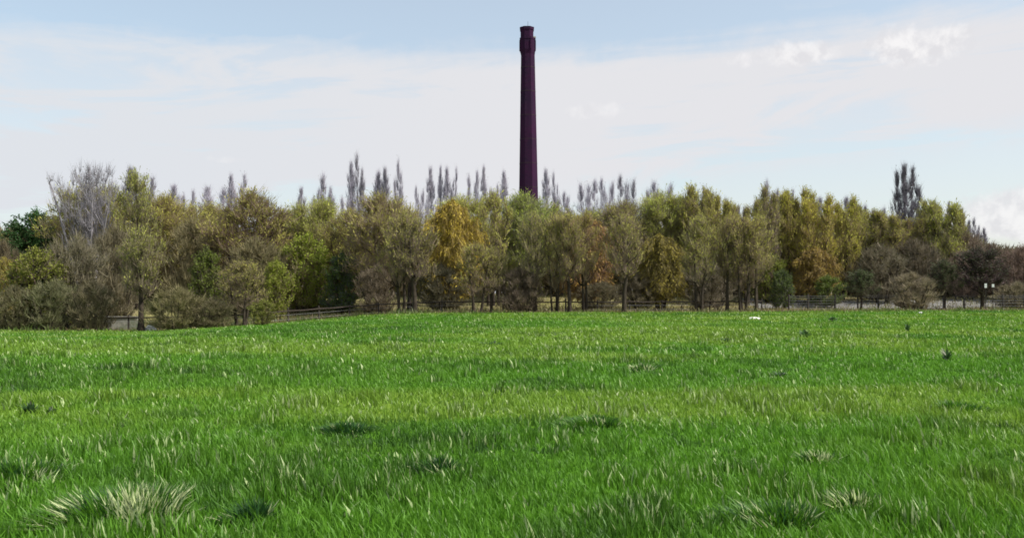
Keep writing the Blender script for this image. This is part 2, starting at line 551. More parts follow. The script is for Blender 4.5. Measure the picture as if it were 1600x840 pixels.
TLAB = ['large tussock with straw coloured blades fanning out at the near left of the field',
        'pale tipped tussock at the very left edge of the near grass',
        'broad dark green tussock in the near right of the field',
        'small dark tussock with one white blade near the middle of the field',
        'tussock with slanting straw blades right of the broad dark one',
        'low dark tussock just right of the large straw coloured one',
        'small tussock topped by a cluster of bright cream blades',
        'wide loose tussock with pale tips in the right middle distance',
        'wide dark tussock low in the centre right of the field',
        'dark green tussock in the centre left of the field',
        'tall pale tussock alone beyond the centre of the field']
for (p, rad, dr, hh), lab in zip(TP, TLAB):
    n = int(1100 * (rad / 0.6) ** 1.5) if p.y < 12 else int(520 * rad / 0.6)
    a = rng.random(n) * 2 * pi; rr = rad * 0.62 * np.sqrt(rng.random(n)) * (0.7 + 0.45 * np.sin(a * 2 + p.x) * np.sin(a * 3 + p.y))
    lx, ly = rr * np.cos(a), rr * np.sin(a)
    zz = ground_z(p.x + lx, p.y + ly) - p.z - 0.01
    H = hh * (0.45 + 0.55 * rng.random(n)) * (1.1 - 0.6 * rr / (rad * 0.55))
    out = np.stack([lx, ly], 1) / (rad * 0.55) * (0.6 * hh)
    lean = out + rng.normal(0, 0.16, (n, 2)) * hh + np.array([-0.02, 0])
    W = (0.008 + 0.009 * rng.random(n)) * max(1, p.y / 8) ** 0.7
    c = np.where(rng.random((n, 1)) < (0.8 if dr < 0.17 else 0.35), DARK[None] * 1.4, GREEN[None] * 0.9) * (0.8 + 0.4 * rng.random((n, 1)))
    dry = rng.random(n) < dr * 1.5 * sstep(fnoise((p.x + lx) * 7, (p.y + ly) * 5, 77, 2), 0.4, 0.62) * (0.35 + 0.65 * sstep(-ly / rad, -0.3, 0.5))
    c[dry] = (DRY * 1.08)[None] * (0.6 + 0.6 * rng.random((dry.sum(), 1)))
    W[dry] *= 1.3
    root = empty('grass_tussock', p)
    tag(root, lab, 'grass tussock', 'grass tussocks scattered over the field')
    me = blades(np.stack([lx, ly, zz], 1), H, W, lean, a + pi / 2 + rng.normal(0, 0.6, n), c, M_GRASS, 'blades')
    o = mesh_obj('blades', me, root); o['kind'] = 'stuff'


# rough growth along the fence foot: taller, browner blades
def build_rough():
    N = 42000
    px = rng.random(N) * 1900 - 150
    k = rng.random(N)
    y0 = 60 + 44 * k
    x = (px - 800) / F * y0
    ey = edge_y(x)
    y = ey - 1.0 + (102 - ey) * k ** 1.25
    x = (px - 800) / F * y
    z = ground_z(x, y)
    n = fnoise(x * 0.25, y * 0.3, 71, 3)
    H = (0.14 + 0.32 * rng.random(N)) * (0.35 + 1.3 * n)
    c = np.where(rng.random((N, 1)) < 0.5, OLIVE[None], BROWN[None] * 0.9) * (0.5 + 0.9 * rng.random((N, 1)))
    gr = sstep(-(x - 2) / 30, 0, 0.6) * (rng.random(N) < 0.4)
    c = c * (1 - 0.8 * gr[:, None]) + np.array((0.06, 0.11, 0.025))[None] * 0.8 * gr[:, None]
    near = (y < ey + 1.2)
    c[near] = c[near] * 0.35 + np.array((0.10, 0.17, 0.03)) * 0.65
    H[near] *= 0.15 + 1.0 * sstep(fnoise(x[near] * 0.9, y[near] * 0.9, 81, 2), 0.35, 0.8)
    W = 0.03 + 0.04 * rng.random(N)
    lean = rng.normal(0, 0.4, (N, 2)) * H[:, None]
    me = blades(np.stack([x, y, z - 0.02], 1), H, W, lean, rng.normal(0, 1, N), c, M_GRASS, 'rough_grass')
    o = mesh_obj('rough_grass', me)
    tag(o, 'rough olive and straw coloured growth along the fence and up the bank', 'rough grass', kind='stuff')


build_rough()


# ------------------------------------------------------------------ gravel track on the right of the bank
def build_track():
    xs = np.linspace(24, 75, 60); k = np.linspace(0, 1, 14)
    V = []
    for x in xs:
        for q in k:
            y = 86.5 + 1.2 * math.sin(x * 0.31) + (94 - 86.5) * q
            V.append((x, y, gz(x, y) + 0.03))
    i = np.arange(59)[:, None] * 14 + np.arange(13)[None]
    Fq = np.stack([i, i + 14, i + 15, i + 1], -1).reshape(-1, 4)
    o = mesh_obj('gravel_track', new_mesh('gravel_track', V, [(4, Fq)], M_TRACK, None, True))
    tag(o, kind='structure')


build_track()

# ------------------------------------------------------------------ the chimney
CH = at(826.5, 200); CH.z = 0.0
PXM = 200 / F


def zrow(row, d):
    return EYE + (HOR - row) / F * d


def octo(r, z, dx=0.0, n=8, rot=pi / 8):
    return [(dx + r * math.cos(2 * pi * k / n + rot), r * math.sin(2 * pi * k / n + rot), z) for k in range(n)]


def build_chimney():
    root = empty('factory_chimney', CH)
    tag(root, 'tall dark sooty brick factory chimney rising alone above the tree belt', 'chimney')
    k = 1 / math.cos(pi / 8)
    zt, zb = zrow(84, 200), 3.0
    r0, r1 = 16.3 * PXM * k * 1.06, 10.7 * PXM * k
    L = 18

    def rad(z):
        q = (z - zb) / (zt - zb)
        return r0 + (r1 - r0) * q

    def dx(z):
        return (-1.6 * PXM) * ((z - zb) / (zt - zb))
    # plinth with a stepped top
    m = MB(); m.rings([octo(r0 * 1.22, 0), octo(r0 * 1.22, 2.5), octo(r0 * 1.08, 2.75), octo(r0 * 1.08, 3.0)]); m.build('plinth', M_BRICK, root)
    m = MB(); m.rings([octo(rad(z), z, dx(z)) for z in np.linspace(zb, zt, L)]); m.build('shaft', M_BRICK, root)
    # iron straps round the shaft
    for z in np.linspace(9, zt - 3, 9):
        m = MB(); m.rings([octo(rad(z) + 0.03, z, dx(z)), octo(rad(z + 0.12) + 0.03, z + 0.12, dx(z))]); m.build('iron_band', M_IRON, root)
    # corbelled head
    zc = zrow(58, 200); X0 = dx(zt); rc = 12.0 * PXM * k
    m = MB()
    m.rings([octo(r1 + 0.002, zt, X0), octo(r1 * 1.06, zt + 0.5, X0), octo(rc, zt + 1.0, X0 - 0.05), octo(rc, zc - 0.5, X0 - 0.05), octo(rc * 1.04, zc - 0.35, X0 - 0.05), octo(rc * 1.04, zc, X0 - 0.05)])
    m.build('corbelled_head', M_BRICK, root)
    rh = rc * 1.02
    for kk in range(8):       # little recessed-looking piers on the head
        a = 2 * pi * kk / 8 + pi / 8
        m = MB(); m.box((X0 - 0.05 + rh * math.cos(a) * 0.99, rh * math.sin(a) * 0.99, (zt + 1 + zc - 0.5) / 2), (0.14, 0.3, zc - zt - 1.6), a)
        m.build('corner_pier', M_BRICK, root)
    # neck and cap
    zk = zrow(41, 200); rn = 10.6 * PXM * k; xn = X0 - 0.2
    m = MB(); m.rings([octo(rn * 0.95, zc + 0.003, xn), octo(rn * 0.95, zk - 0.75, xn), octo(rn * 1.03, zk - 0.6, xn), octo(rn * 1.03, zk - 0.12, xn)])
    m.build('neck', M_BRICK, root)
    # open rim with the flue inside
    m = MB(); ro, ri = octo(rn * 1.06, zk - 0.117, xn), octo(rn * 0.7, zk - 0.117, xn)
    m.rings([ro, octo(rn * 1.06, zk, xn), octo(rn * 0.7, zk, xn), octo(rn * 0.7, zk - 0.117, xn)], close=False)
    m.build('coping', M_BRICK, root)
    # a weathered pale slab left on the right shoulder of the head
    m = MB(); m.box((X0 + rc * 0.78, -rc * 0.30, zc + 0.16), (0.62, 0.75, 0.30), 0.2, 0.8); m.build('stone_slab', M_CONC, root)
    m = MB(); m.tube([(xn + 0.2, -rn * 0.8, zk - 0.6), (xn + 0.2, -rn * 0.8, zk + 1.1)], [0.05, 0.03], 6); m.build('lightning_rod', M_IRON, root)
    m = MB()
    for z in np.arange(4.0, zt, 1.2):   # rungs up the left-hand face
        m.box((dx(z) - 0.45, -rad(z) * math.cos(pi / 8) - 0.05, z), (0.4, 0.04, 0.04))
    o = m.build('ladder_rungs', M_IRON, root); o['kind'] = 'stuff'


build_chimney()


# ------------------------------------------------------------------ trees
def curve(a, b, up, k=6):
    """points of a bent branch from a to b that first leaves sideways and then rises (up > 0) or arches over (up < 0)"""
    a, b = np.asarray(a), np.asarray(b)
    c = (a + b) / 2; c[2] -= up * np.linalg.norm(b[:2] - a[:2]) * 0.35
    t_ = np.linspace(0, 1, k)[:, None]
    return (1 - t_) ** 2 * a + 2 * t_ * (1 - t_) * c + t_ ** 2 * b


def tube_np(P, R, n, VV, FF, base):
    d = np.gradient(P, axis=0); d /= np.linalg.norm(d, axis=1)[:, None] + 1e-9
    ref = np.array([0.83, 0.55, 0.03])
    u = np.cross(d, ref); u /= np.linalg.norm(u, axis=1)[:, None] + 1e-9
    w = np.cross(d, u)
    a = 2 * pi * np.arange(n) / n
    ring = P[:, None] + R[:, None, None] * (np.cos(a)[None, :, None] * u[:, None] + np.sin(a)[None, :, None] * w[:, None])
    VV.append(ring.reshape(-1, 3))
    i = np.arange(len(P) - 1)[:, None] * n; k = np.arange(n)[None]
    q = np.stack([i + k, i + (k + 1) % n, i + n + (k + 1) % n, i + n + k], -1).reshape(-1, 4) + base
    FF.append(q)
    return base + len(P) * n


def make_proto(name, H, R, z0, stems, n1, n2, ntw, nleaf, leaf=0.10, twig=0.7, dirup=1.0, dirout=0.5, rise=0.9,
               spire=False, fan=False, leafcol=(1, 1, 1), twigcol=(0.29, 0.24, 0.14), leaf_low=0.16, twig_w=0.03, seed=1, gap=0.45,
               stem_r=0.16, shape=1.0, wander=0.25, kind_name='tree', lo_twigs=1.0, lf_len=0.7, lf_wid=0.36, rnd=0.42, plume=0.42):
    """A prototype tree: each stem with its limbs is a 'trunk' mesh; fine twigs and small leaves are the 'crown'.
    H height, R crown radius, z0 crown bottom, nleaf leaves per branch tip."""
    r = np.random.default_rng(seed)
    cz, hz = (H + z0) / 2, (H - z0) / 2

    def radius_at(z):
        q = np.clip((z - z0) / (H - z0), 0, 1)
        if spire:
            return R * np.clip(1 - np.abs(1.75 * q - 0.95) ** 2.2, 0.02, 1) ** 0.6
        if fan:
            return R * (0.25 + 0.75 * q ** 0.7) * np.where(q > 0.93, 0.9, 1)
        return R * np.clip(1 - np.abs(2 * q - 1) ** 2.8, 0, 1) ** 0.5 * (1.0 - 0.14 * (q - 0.5) * shape)

    def crown_pts(n, lo=0.0):
        out = []
        # lobes: clumps of growth with gaps between
        nl = 9 if not spire else 7
        la = r.random(nl) * 2 * pi; lz = z0 + (H - z0) * r.random(nl)
        while spire:                      # growth hugs each rising leader, so the top is a bunch of plumes
            if len(out) >= n:
                return np.array(out)
            k_ = int(r.integers(0, len(ST))); Ps = ST[k_][0]; hs = Ps[-1, 2]; top_ = hs + (H - max(q_[0][-1, 2] for q_ in ST))
            z = z0 + (top_ - z0) * r.random() ** 0.85
            cx_, cy_ = np.interp(z, Ps[:, 2], Ps[:, 0]), np.interp(z, Ps[:, 2], Ps[:, 1])
            qq = (z - z0) / (top_ - z0)
            wr = 1.1 * R * (plume if len(ST) > 1 else 1.0) * min(1, (1.02 - qq) * 2.4) ** 0.8 * (0.45 + 0.55 * min(1, qq * 1.6))
            a = r.random() * 2 * pi; rr = wr * r.random() ** 0.7
            if fnoise(np.array([a * 0.8 + 9]), np.array([z * 0.55 + 40]), seed + k_, 2)[0] < gap * r.random() * 0.75:
                continue
            out.append(np.array([cx_ + rr * math.cos(a), cy_ + rr * math.sin(a), z]))
        while len(out) < n:
            z = z0 + (H - z0) * (lo + (1 - lo) * r.random()) ; a = r.random() * 2 * pi
            z += (r.random() ** 2) * r.choice((-1, 0.6, 0.9)) * 0.09 * (H - z0)
            z = max(z, 0.4)
            rr = (radius_at(z) + 0.12 * R) * (r.random() ** 0.62) * (0.82 + 0.30 * r.random()) * (0.78 + 0.3 * math.sin(3 * a + z * 1.3 + seed) * 0.5 + 0.15 * math.sin(7 * a + 2.1 * z))
            p = np.array([rr * math.cos(a), rr * math.sin(a), z])
            g_ = fnoise(np.array([p[0] * 0.9 + p[1] * 0.6 + 40]), np.array([p[2] * 0.7 + p[1] * 0.5 + 40]), seed, 2)[0]
            if g_ < gap * r.random() * 1.1:
                continue
            out.append(p)
        return np.array(out)

    # stems
    ST = []
    for (bx, by, tx, ty, hs, rs) in stems:
        zz = np.linspace(0, hs, 9)
        q = zz / hs
        wx = np.cumsum(r.normal(0, wander * 0.25, 9)) * q; wy = np.cumsum(r.normal(0, wander * 0.25, 9)) * q
        P = np.stack([bx + (tx - bx) * q ** 1.1 + wx, by + (ty - by) * q ** 1.1 + wy, zz - 0.1], 1)
        rad = rs * (1 - 0.82 * q) + 0.012; rad[0] *= 1.35
        ST.append((P, rad))
    T1 = crown_pts(n1)
    per = [([], [], 0) for _ in ST]
    VF = [[[], [], 0] for _ in ST]
    for i, (P, rad) in enumerate(ST):
        VF[i][2] = tube_np(P, rad, 8, VF[i][0], VF[i][1], 0)
    limb_pts, limb_r = [], []
    for (P, rad) in ST:
        limb_pts.append(P[3:]); limb_r.append(rad[3:])
    for tpt in T1:
        best, bi = None, 0
        for i, (P, rad) in enumerate(ST):
            hd = np.linalg.norm(P[:, :2] - tpt[:2], axis=1)
            e = np.abs(tpt[2] - rise * hd - P[:, 2]) + 0.7 * hd + np.where(P[:, 2] < z0 * 0.6, 2, 0)
            j = int(np.argmin(e))
            if spire:
                e = np.abs(tpt[2] - rise * hd - P[:, 2]) + 5.0 * hd + np.where(P[:, 2] < z0 * 0.6, 2, 0); j = int(np.argmin(e))
            if best is None or e[j] < best[0]:
                best, bi = (e[j], j), i
        P, rad = ST[bi]; j = best[1]
        if P[j, 2] > tpt[2]:
            j = max(2, j - 2)
        C = curve(P[j], tpt, 1.0 if dirup > 0 else -1.0, 7)
        C[1:-1] += r.normal(0, 0.06, (5, 3))
        R1 = np.linspace(max(rad[j] * 0.55, 0.02), 0.012, 7)
        VF[bi][2] = tube_np(C, R1, 5, VF[bi][0], VF[bi][1], VF[bi][2])
        limb_pts.append(C[2:]); limb_r.append(R1[2:])
    LP = np.concatenate(limb_pts); LR = np.concatenate(limb_r)
    T2 = crown_pts(n2)
    sub = []
    cv_, cf_, cb = [], [], 0
    for tpt in T2:
        dv = LP - tpt
        e = np.sqrt((dv[:, 0] ** 2 + dv[:, 1] ** 2) * (6.0 if spire else 1.0) + dv[:, 2] ** 2) + np.where(dv[:, 2] > 0, 1.2 * (1 if dirup > 0 else 0), 0)
        j = int(np.argmin(e))
        C = curve(LP[j], tpt, 0.5, 4)
        cb = tube_np(C, np.linspace(min(LR[j] * 0.7, 0.03) + 0.004, 0.008, 4), 3, cv_, cf_, cb)
        sub.append(C)
    SB = np.array(sub)                                  # n2,4,3
    V_all = [np.concatenate(cv_)]; quads = [np.concatenate(cf_)]
    ccol = [np.tile(np.array(twigcol) * 0.8, (len(V_all[0]), 1))]
    # twigs: thin bent ribbons
    nt = n2 * ntw
    bi = r.integers(0, n2, nt)
    # fewer twigs low down if asked
    q = (SB[bi, 3, 2] - z0) / (H - z0)
    keep = r.random(nt) < (lo_twigs + (1 - lo_twigs) * q)
    bi = bi[keep]; nt = len(bi)
    s0 = r.random(nt) * 0.75 + 0.25
    seg = np.clip((s0 * 3).astype(int), 0, 2); fr = s0 * 3 - seg
    A = SB[bi, seg] * (1 - fr)[:, None] + SB[bi, seg + 1] * fr[:, None]
    out = A.copy(); out[:, 2] = 0; ol = np.linalg.norm(out, axis=1)[:, None] + 0.3
    D = out / ol * dirout + np.array([0, 0, 1.0]) * dirup + r.normal(0, rnd, (nt, 3))
    D /= np.linalg.norm(D, axis=1)[:, None]
    Ln = twig * (0.5 + 0.9 * r.random(nt))
    B = A + D * (Ln * 0.5)[:, None]
    E = B + (D + np.array([0, 0, 0.25 if dirup > 0 else -0.5]) + r.normal(0, 0.15, (nt, 3))) * (Ln * 0.5)[:, None]
    sdir = r.normal(0, 1, (nt, 3)); sdir -= (sdir * D).sum(1)[:, None] * D; sdir /= np.linalg.norm(sdir, axis=1)[:, None]
    wv = sdir * (twig_w * (0.6 + 0.8 * r.random(nt)) / 2)[:, None]
    TV = np.stack([A - wv, A + wv, B + wv * 0.8, B - wv * 0.8, E], 1).reshape(-1, 3)
    base = len(V_all[0])
    ib = base + np.arange(nt)[:, None] * 5
    quads.append(ib + np.array([0, 1, 2, 3])); tris = [ib + np.array([3, 2, 4])]
    V_all.append(TV)
    tcx = np.array(twigcol)[None] * (0.65 + 0.7 * r.random((nt, 1)))
    ccol.append(np.repeat(tcx, 5, 0))
    # leaves and catkins: small rhombic quads along the twigs, thicker towards the outside and top
    nlf = int(n2 * nleaf)
    if nlf:
        ti = r.integers(0, nt, nlf * 2)
        qh = np.clip((A[ti, 2] - z0) / (H - z0), 0, 1)
        qr = np.linalg.norm(A[ti, :2], axis=1) / (R + 1e-6)
        prob = np.clip(leaf_low + (1 - leaf_low) * np.clip(0.75 * qh ** 1.1 + 0.6 * qr ** 1.4 - 0.12, 0, 1), 0, 1)
        ti = ti[r.random(len(ti)) < prob][:nlf]; nlf = len(ti)
        f = r.random(nlf)[:, None]
        C0 = np.where(f < 0.5, A[ti] * (1 - 2 * f) + B[ti] * 2 * f, B[ti] * (2 - 2 * f) + E[ti] * (2 * f - 1)) + r.normal(0, 0.05, (nlf, 3))
        u = D[ti] + r.normal(0, 0.6 if lf_wid > 0.3 else 0.28, (nlf, 3)); u /= np.linalg.norm(u, axis=1)[:, None]
        v = r.normal(0, 1, (nlf, 3)); v -= (v * u).sum(1)[:, None] * u; v /= np.linalg.norm(v, axis=1)[:, None]
        sz = leaf * (0.5 + 0.9 * r.random(nlf))[:, None]
        LV = np.stack([C0 - u * sz * lf_len, C0 + v * sz * lf_wid, C0 + u * sz * lf_len, C0 - v * sz * lf_wid], 1).reshape(-1, 3)
        base = base + len(TV)
        quads.append(base + np.arange(nlf)[:, None] * 4 + np.array([0, 1, 2, 3]))
        V_all.append(LV)
        clump = fnoise(C0[:, 0] * 0.6 + C0[:, 1] * 0.4 + 50, C0[:, 2] * 0.45 + 50, seed + 3, 2)[:, None]
        lc = np.array(leafcol)[None] * (0.6 + 0.75 * clump) * (0.75 + 0.5 * r.random((nlf, 1)))
        ccol.append(np.repeat(lc, 4, 0))
    V = np.concatenate(V_all); Cc = np.concatenate(ccol)
    crown = new_mesh(kind_name + '_crown', V, [(4, np.concatenate(quads)), (3, np.concatenate(tris))], M_LEAF, Cc)
    trunks = []
    for vv, ff, _ in VF:
        trunks.append(new_mesh(kind_name + '_trunk', np.concatenate(vv), [(4, np.concatenate(ff))], M_PALEBARK if kind_name in ('poplar', 'fan') else M_BARK, None, True))
    return dict(name=name, H=H, R=R, crown=crown, trunks=trunks)


def stems_of(n, spread, hs, rs, top=0.5, seed=0):
    r = np.random.default_rng(100 + seed); out = []
    for i in range(n):
        a = 2 * pi * i / n + r.random() * 1.2
        if n == 1:
            out.append((0, 0, r.normal(0, top * 0.3), r.normal(0, top * 0.3), hs, rs))
        else:
            out.append((spread * math.cos(a), spread * math.sin(a) * 0.6, top * math.cos(a), top * math.sin(a), hs * (0.85 + 0.2 * r.random()), rs * (0.75 + 0.4 * r.random())))
    return out


LC = (0.43, 0.44, 0.085)     # budding willow leaf
P = {}
P['willow'] = [
    make_proto('budding_willow', 11, 3.6, 1.6, stems_of(3, 0.5, 8.5, 0.20, 1.8, 1), 34, 420, 24, 28, leaf=0.17, lf_len=0.95, lf_wid=0.17, gap=0.42, twig=1.25, dirup=1.7, rnd=0.62, leaf_low=0.12, leafcol=LC, seed=3, kind_name='willow'),
    make_proto('budding_willow', 11, 3.4, 1.2, stems_of(4, 0.6, 8.5, 0.17, 1.9, 2), 34, 420, 24, 26, leaf=0.17, lf_len=0.95, lf_wid=0.17, gap=0.42, twig=1.25, dirup=1.7, rnd=0.62, leaf_low=0.12, leafcol=LC, seed=9, kind_name='willow', twigcol=(0.22, 0.17, 0.105)),
    make_proto('budding_willow', 11, 3.3, 2.4, stems_of(2, 0.35, 9.0, 0.21, 1.2, 3), 34, 420, 24, 28, leaf=0.17, lf_len=0.95, lf_wid=0.17, gap=0.42, twig=1.25, dirup=1.7, rnd=0.62, leaf_low=0.12, leafcol=LC, seed=14, kind_name='willow'),
]
P['slender'] = [
    make_proto('slender_tree', 11, 2.3, 3.6, stems_of(2, 0.3, 9.5, 0.19, 0.7, 5), 20, 190, 12, 22, leaf=0.16, lf_len=0.95, lf_wid=0.17, gap=0.25, twig=1.1, leaf_low=0.05, twig_w=0.034, leafcol=LC, seed=23, dirout=0.3, dirup=1.6, rise=1.4, kind_name='slender', wander=0.4),
    make_proto('slender_tree', 11, 2.4, 4.2, stems_of(1, 0, 9.5, 0.24, 0.8, 6), 20, 190, 12, 20, leaf=0.16, lf_len=0.95, lf_wid=0.17, gap=0.25, twig=1.1, leaf_low=0.05, twig_w=0.034, leafcol=LC, seed=29, dirout=0.3, dirup=1.6, rise=1.4, kind_name='slender', wander=0.45),
    make_proto('slender_tree', 11, 2.2, 3.0, stems_of(3, 0.5, 9.5, 0.15, 0.9, 7), 20, 190, 12, 20, leaf=0.16, lf_len=0.95, lf_wid=0.17, gap=0.25, twig=1.1, leaf_low=0.05, twig_w=0.034, leafcol=LC, seed=31, dirout=0.3, dirup=1.6, rise=1.4, kind_name='slender', wander=0.35),
]
P['poplar'] = [
    make_proto('bare_poplar', 16, 1.25, 2.0, stems_of(1, 0, 14.6, 0.09, 0.4, 11), 26, 260, 13, 2.0, leafcol=(0.16, 0.15, 0.11), twigcol=(0.42, 0.39, 0.46), seed=41, twig=1.0, dirup=2.4, dirout=0.2, rise=3.0, spire=True, kind_name='poplar', twig_w=0.026, gap=0.8, plume=0.66),
    make_proto('bare_poplar', 16, 1.7, 2.0, stems_of(3, 0.2, 14.4, 0.08, 0.75, 12), 30, 340, 13, 2.0, leafcol=(0.16, 0.15, 0.11), twigcol=(0.42, 0.39, 0.46), seed=43, twig=1.0, dirup=2.4, dirout=0.25, rise=3.0, spire=True, kind_name='poplar', twig_w=0.026, gap=0.8, plume=0.66),
    make_proto('bare_poplar', 16, 2.3, 2.0, stems_of(4, 0.2, 14.4, 0.07, 1.35, 13), 30, 360, 13, 1.5, leafcol=(0.16, 0.15, 0.11), twigcol=(0.42, 0.39, 0.46), seed=47, twig=1.1, dirup=2.2, dirout=0.3, rise=2.4, spire=True, kind_name='poplar', twig_w=0.026, gap=0.8, plume=0.6),
]
P['poplar'].append(make_proto('bare_poplar', 16, 1.7, 2.0, [(0, 0, -0.95, 0.1, 13.9, 0.08), (0.1, 0, -0.3, -0.2, 14.4, 0.09), (0, 0.1, 0.25, 0.3, 14.0, 0.08), (0.1, 0.1, 0.85, 0, 14.1, 0.08), (0.2, 0, 1.3, -0.2, 11.8, 0.06)], 50, 560, 16, 2.0, leafcol=(0.16, 0.15, 0.11), twigcol=(0.42, 0.39, 0.46), seed=53, twig=1.1, dirup=2.4, dirout=0.2, rise=3.0, spire=True, kind_name='poplar', twig_w=0.030, gap=0.5, plume=0.62))
P['fan'] = [make_proto('bare_fan_tree', 15, 3.6, 3.0, stems_of(8, 0.25, 13.5, 0.13, 3.3, 17), 60, 520, 11, 2.0, leafcol=(0.17, 0.16, 0.11), twigcol=(0.27, 0.255, 0.28), seed=51, twig=1.1, dirup=2.0, dirout=0.4, rise=2.2, plume=0.26, fan=True, kind_name='fan', twig_w=0.028, gap=0.7)]
P['column'] = [
    make_proto('upright_tree', 12, 1.9, 1.5, stems_of(3, 0.35, 10.8, 0.13, 1.0, 33), 34, 300, 20, 26, leaf=0.16, lf_len=0.95, lf_wid=0.17, leafcol=(0.43, 0.43, 0.08), seed=101, twig=1.1, dirup=2.2, dirout=0.25, rise=2.2, spire=True, kind_name='column', leaf_low=0.2, gap=0.9, plume=0.62),
    make_proto('upright_tree', 12, 1.8, 2.0, stems_of(2, 0.3, 10.8, 0.15, 0.8, 34), 34, 300, 20, 24, leaf=0.16, lf_len=0.95, lf_wid=0.17, leafcol=(0.43, 0.43, 0.08), seed=107, twig=1.1, dirup=2.2, dirout=0.25, rise=2.2, spire=True, kind_name='column', leaf_low=0.2, gap=0.9, plume=0.62),
]
P['weeping'] = [
    make_proto('weeping_willow', 9.5, 3.3, 1.8, stems_of(2, 0.4, 8.0, 0.22, 1.6, 21), 34, 420, 22, 34, lf_len=0.95, lf_wid=0.17, leaf=0.18, gap=0.2, leafcol=(0.42, 0.32, 0.040), twigcol=(0.27, 0.20, 0.07), seed=61, dirup=-1.0, dirout=0.4, twig=1.0, rise=0.8, kind_name='weeping', leaf_low=0.5, twig_w=0.03),
]
P['evergreen'] = [make_proto('dense_evergreen', 9, 3.6, 1.2, stems_of(2, 0.4, 7.5, 0.22, 1.4, 25), 30, 420, 9, 60, leaf=0.16, leafcol=(0.040, 0.085, 0.026), gap=0.3, twigcol=(0.06, 0.05, 0.03), seed=71, kind_name='evergreen', leaf_low=0.6, dirout=0.8, dirup=0.5)]
P['shrub'] = [
    make_proto('leafy_shrub', 4, 2.2, 0.1, stems_of(5, 0.5, 3.2, 0.06, 1.3, 26), 26, 240, 10, 44, leaf=0.10, twig=0.45, leafcol=(0.21, 0.27, 0.030), gap=0.2, seed=73, kind_name='shrub', leaf_low=0.5, dirout=0.7),
    make_proto('leafy_shrub', 4, 2.1, 0.1, stems_of(4, 0.5, 3.2, 0.06, 1.2, 27), 26, 240, 10, 40, leaf=0.11, twig=0.45, leafcol=(0.21, 0.27, 0.030), gap=0.2, seed=79, kind_name='shrub', leaf_low=0.5, dirout=0.7),
]
P['thicket'] = [
    make_proto('bare_thicket', 5, 2.6, 0.1, stems_of(7, 0.9, 4.2, 0.06, 1.9, 28), 34, 300, 17, 5, leaf=0.09, twig=0.7, leafcol=(0.12, 0.10, 0.04), gap=0.3, twigcol=(0.26, 0.225, 0.15), seed=83, kind_name='thicket', dirout=0.5, twig_w=0.036),
    make_proto('bare_thicket', 5, 2.5, 0.1, stems_of(6, 0.9, 4.2, 0.055, 1.8, 29), 34, 300, 17, 8, leaf=0.09, twig=0.7, leafcol=(0.11, 0.11, 0.04), gap=0.3, twigcol=(0.24, 0.22, 0.14), seed=89, kind_name='thicket', dirout=0.5, twig_w=0.036),
]
P['standard'] = [make_proto('small_round_tree', 5, 1.6, 1.9, stems_of(1, 0, 4.3, 0.13, 0.5, 31), 22, 220, 12, 26, leaf=0.09, twig=0.5, leafcol=(0.09, 0.11, 0.045), twigcol=(0.12, 0.09, 0.07), seed=97, kind_name='standard', dirout=0.6)]

_used = {}


def plant(kind, var, px, d, top, wpx, label, cat='tree', group=None, tint=(1, 1, 1), rz=None, lean=0.0, sink=0.0):
    """copy a prototype so that it stands under photo column px, d metres off, with its top at row top and its crown wpx wide"""
    pr = P[kind][var % len(P[kind])]
    loc = at(px, d); loc.z -= sink
    h = zrow(top, d) - loc.z
    sx = wpx / 2 / F * d / pr['R']
    root = empty(pr['name'], loc, random.random() * 2 * pi if rz is None else rz)
    root.scale = (sx, sx, h / pr['H'])
    if lean:
        root.rotation_euler = (0, lean, 0)
    tag(root, label, cat, group)
    for tm in pr['trunks']:
        mesh_obj('trunk', tm, root)
    c = mesh_obj('crown', pr['crown'], root)
    c.color = (*tint, 1)
    return root


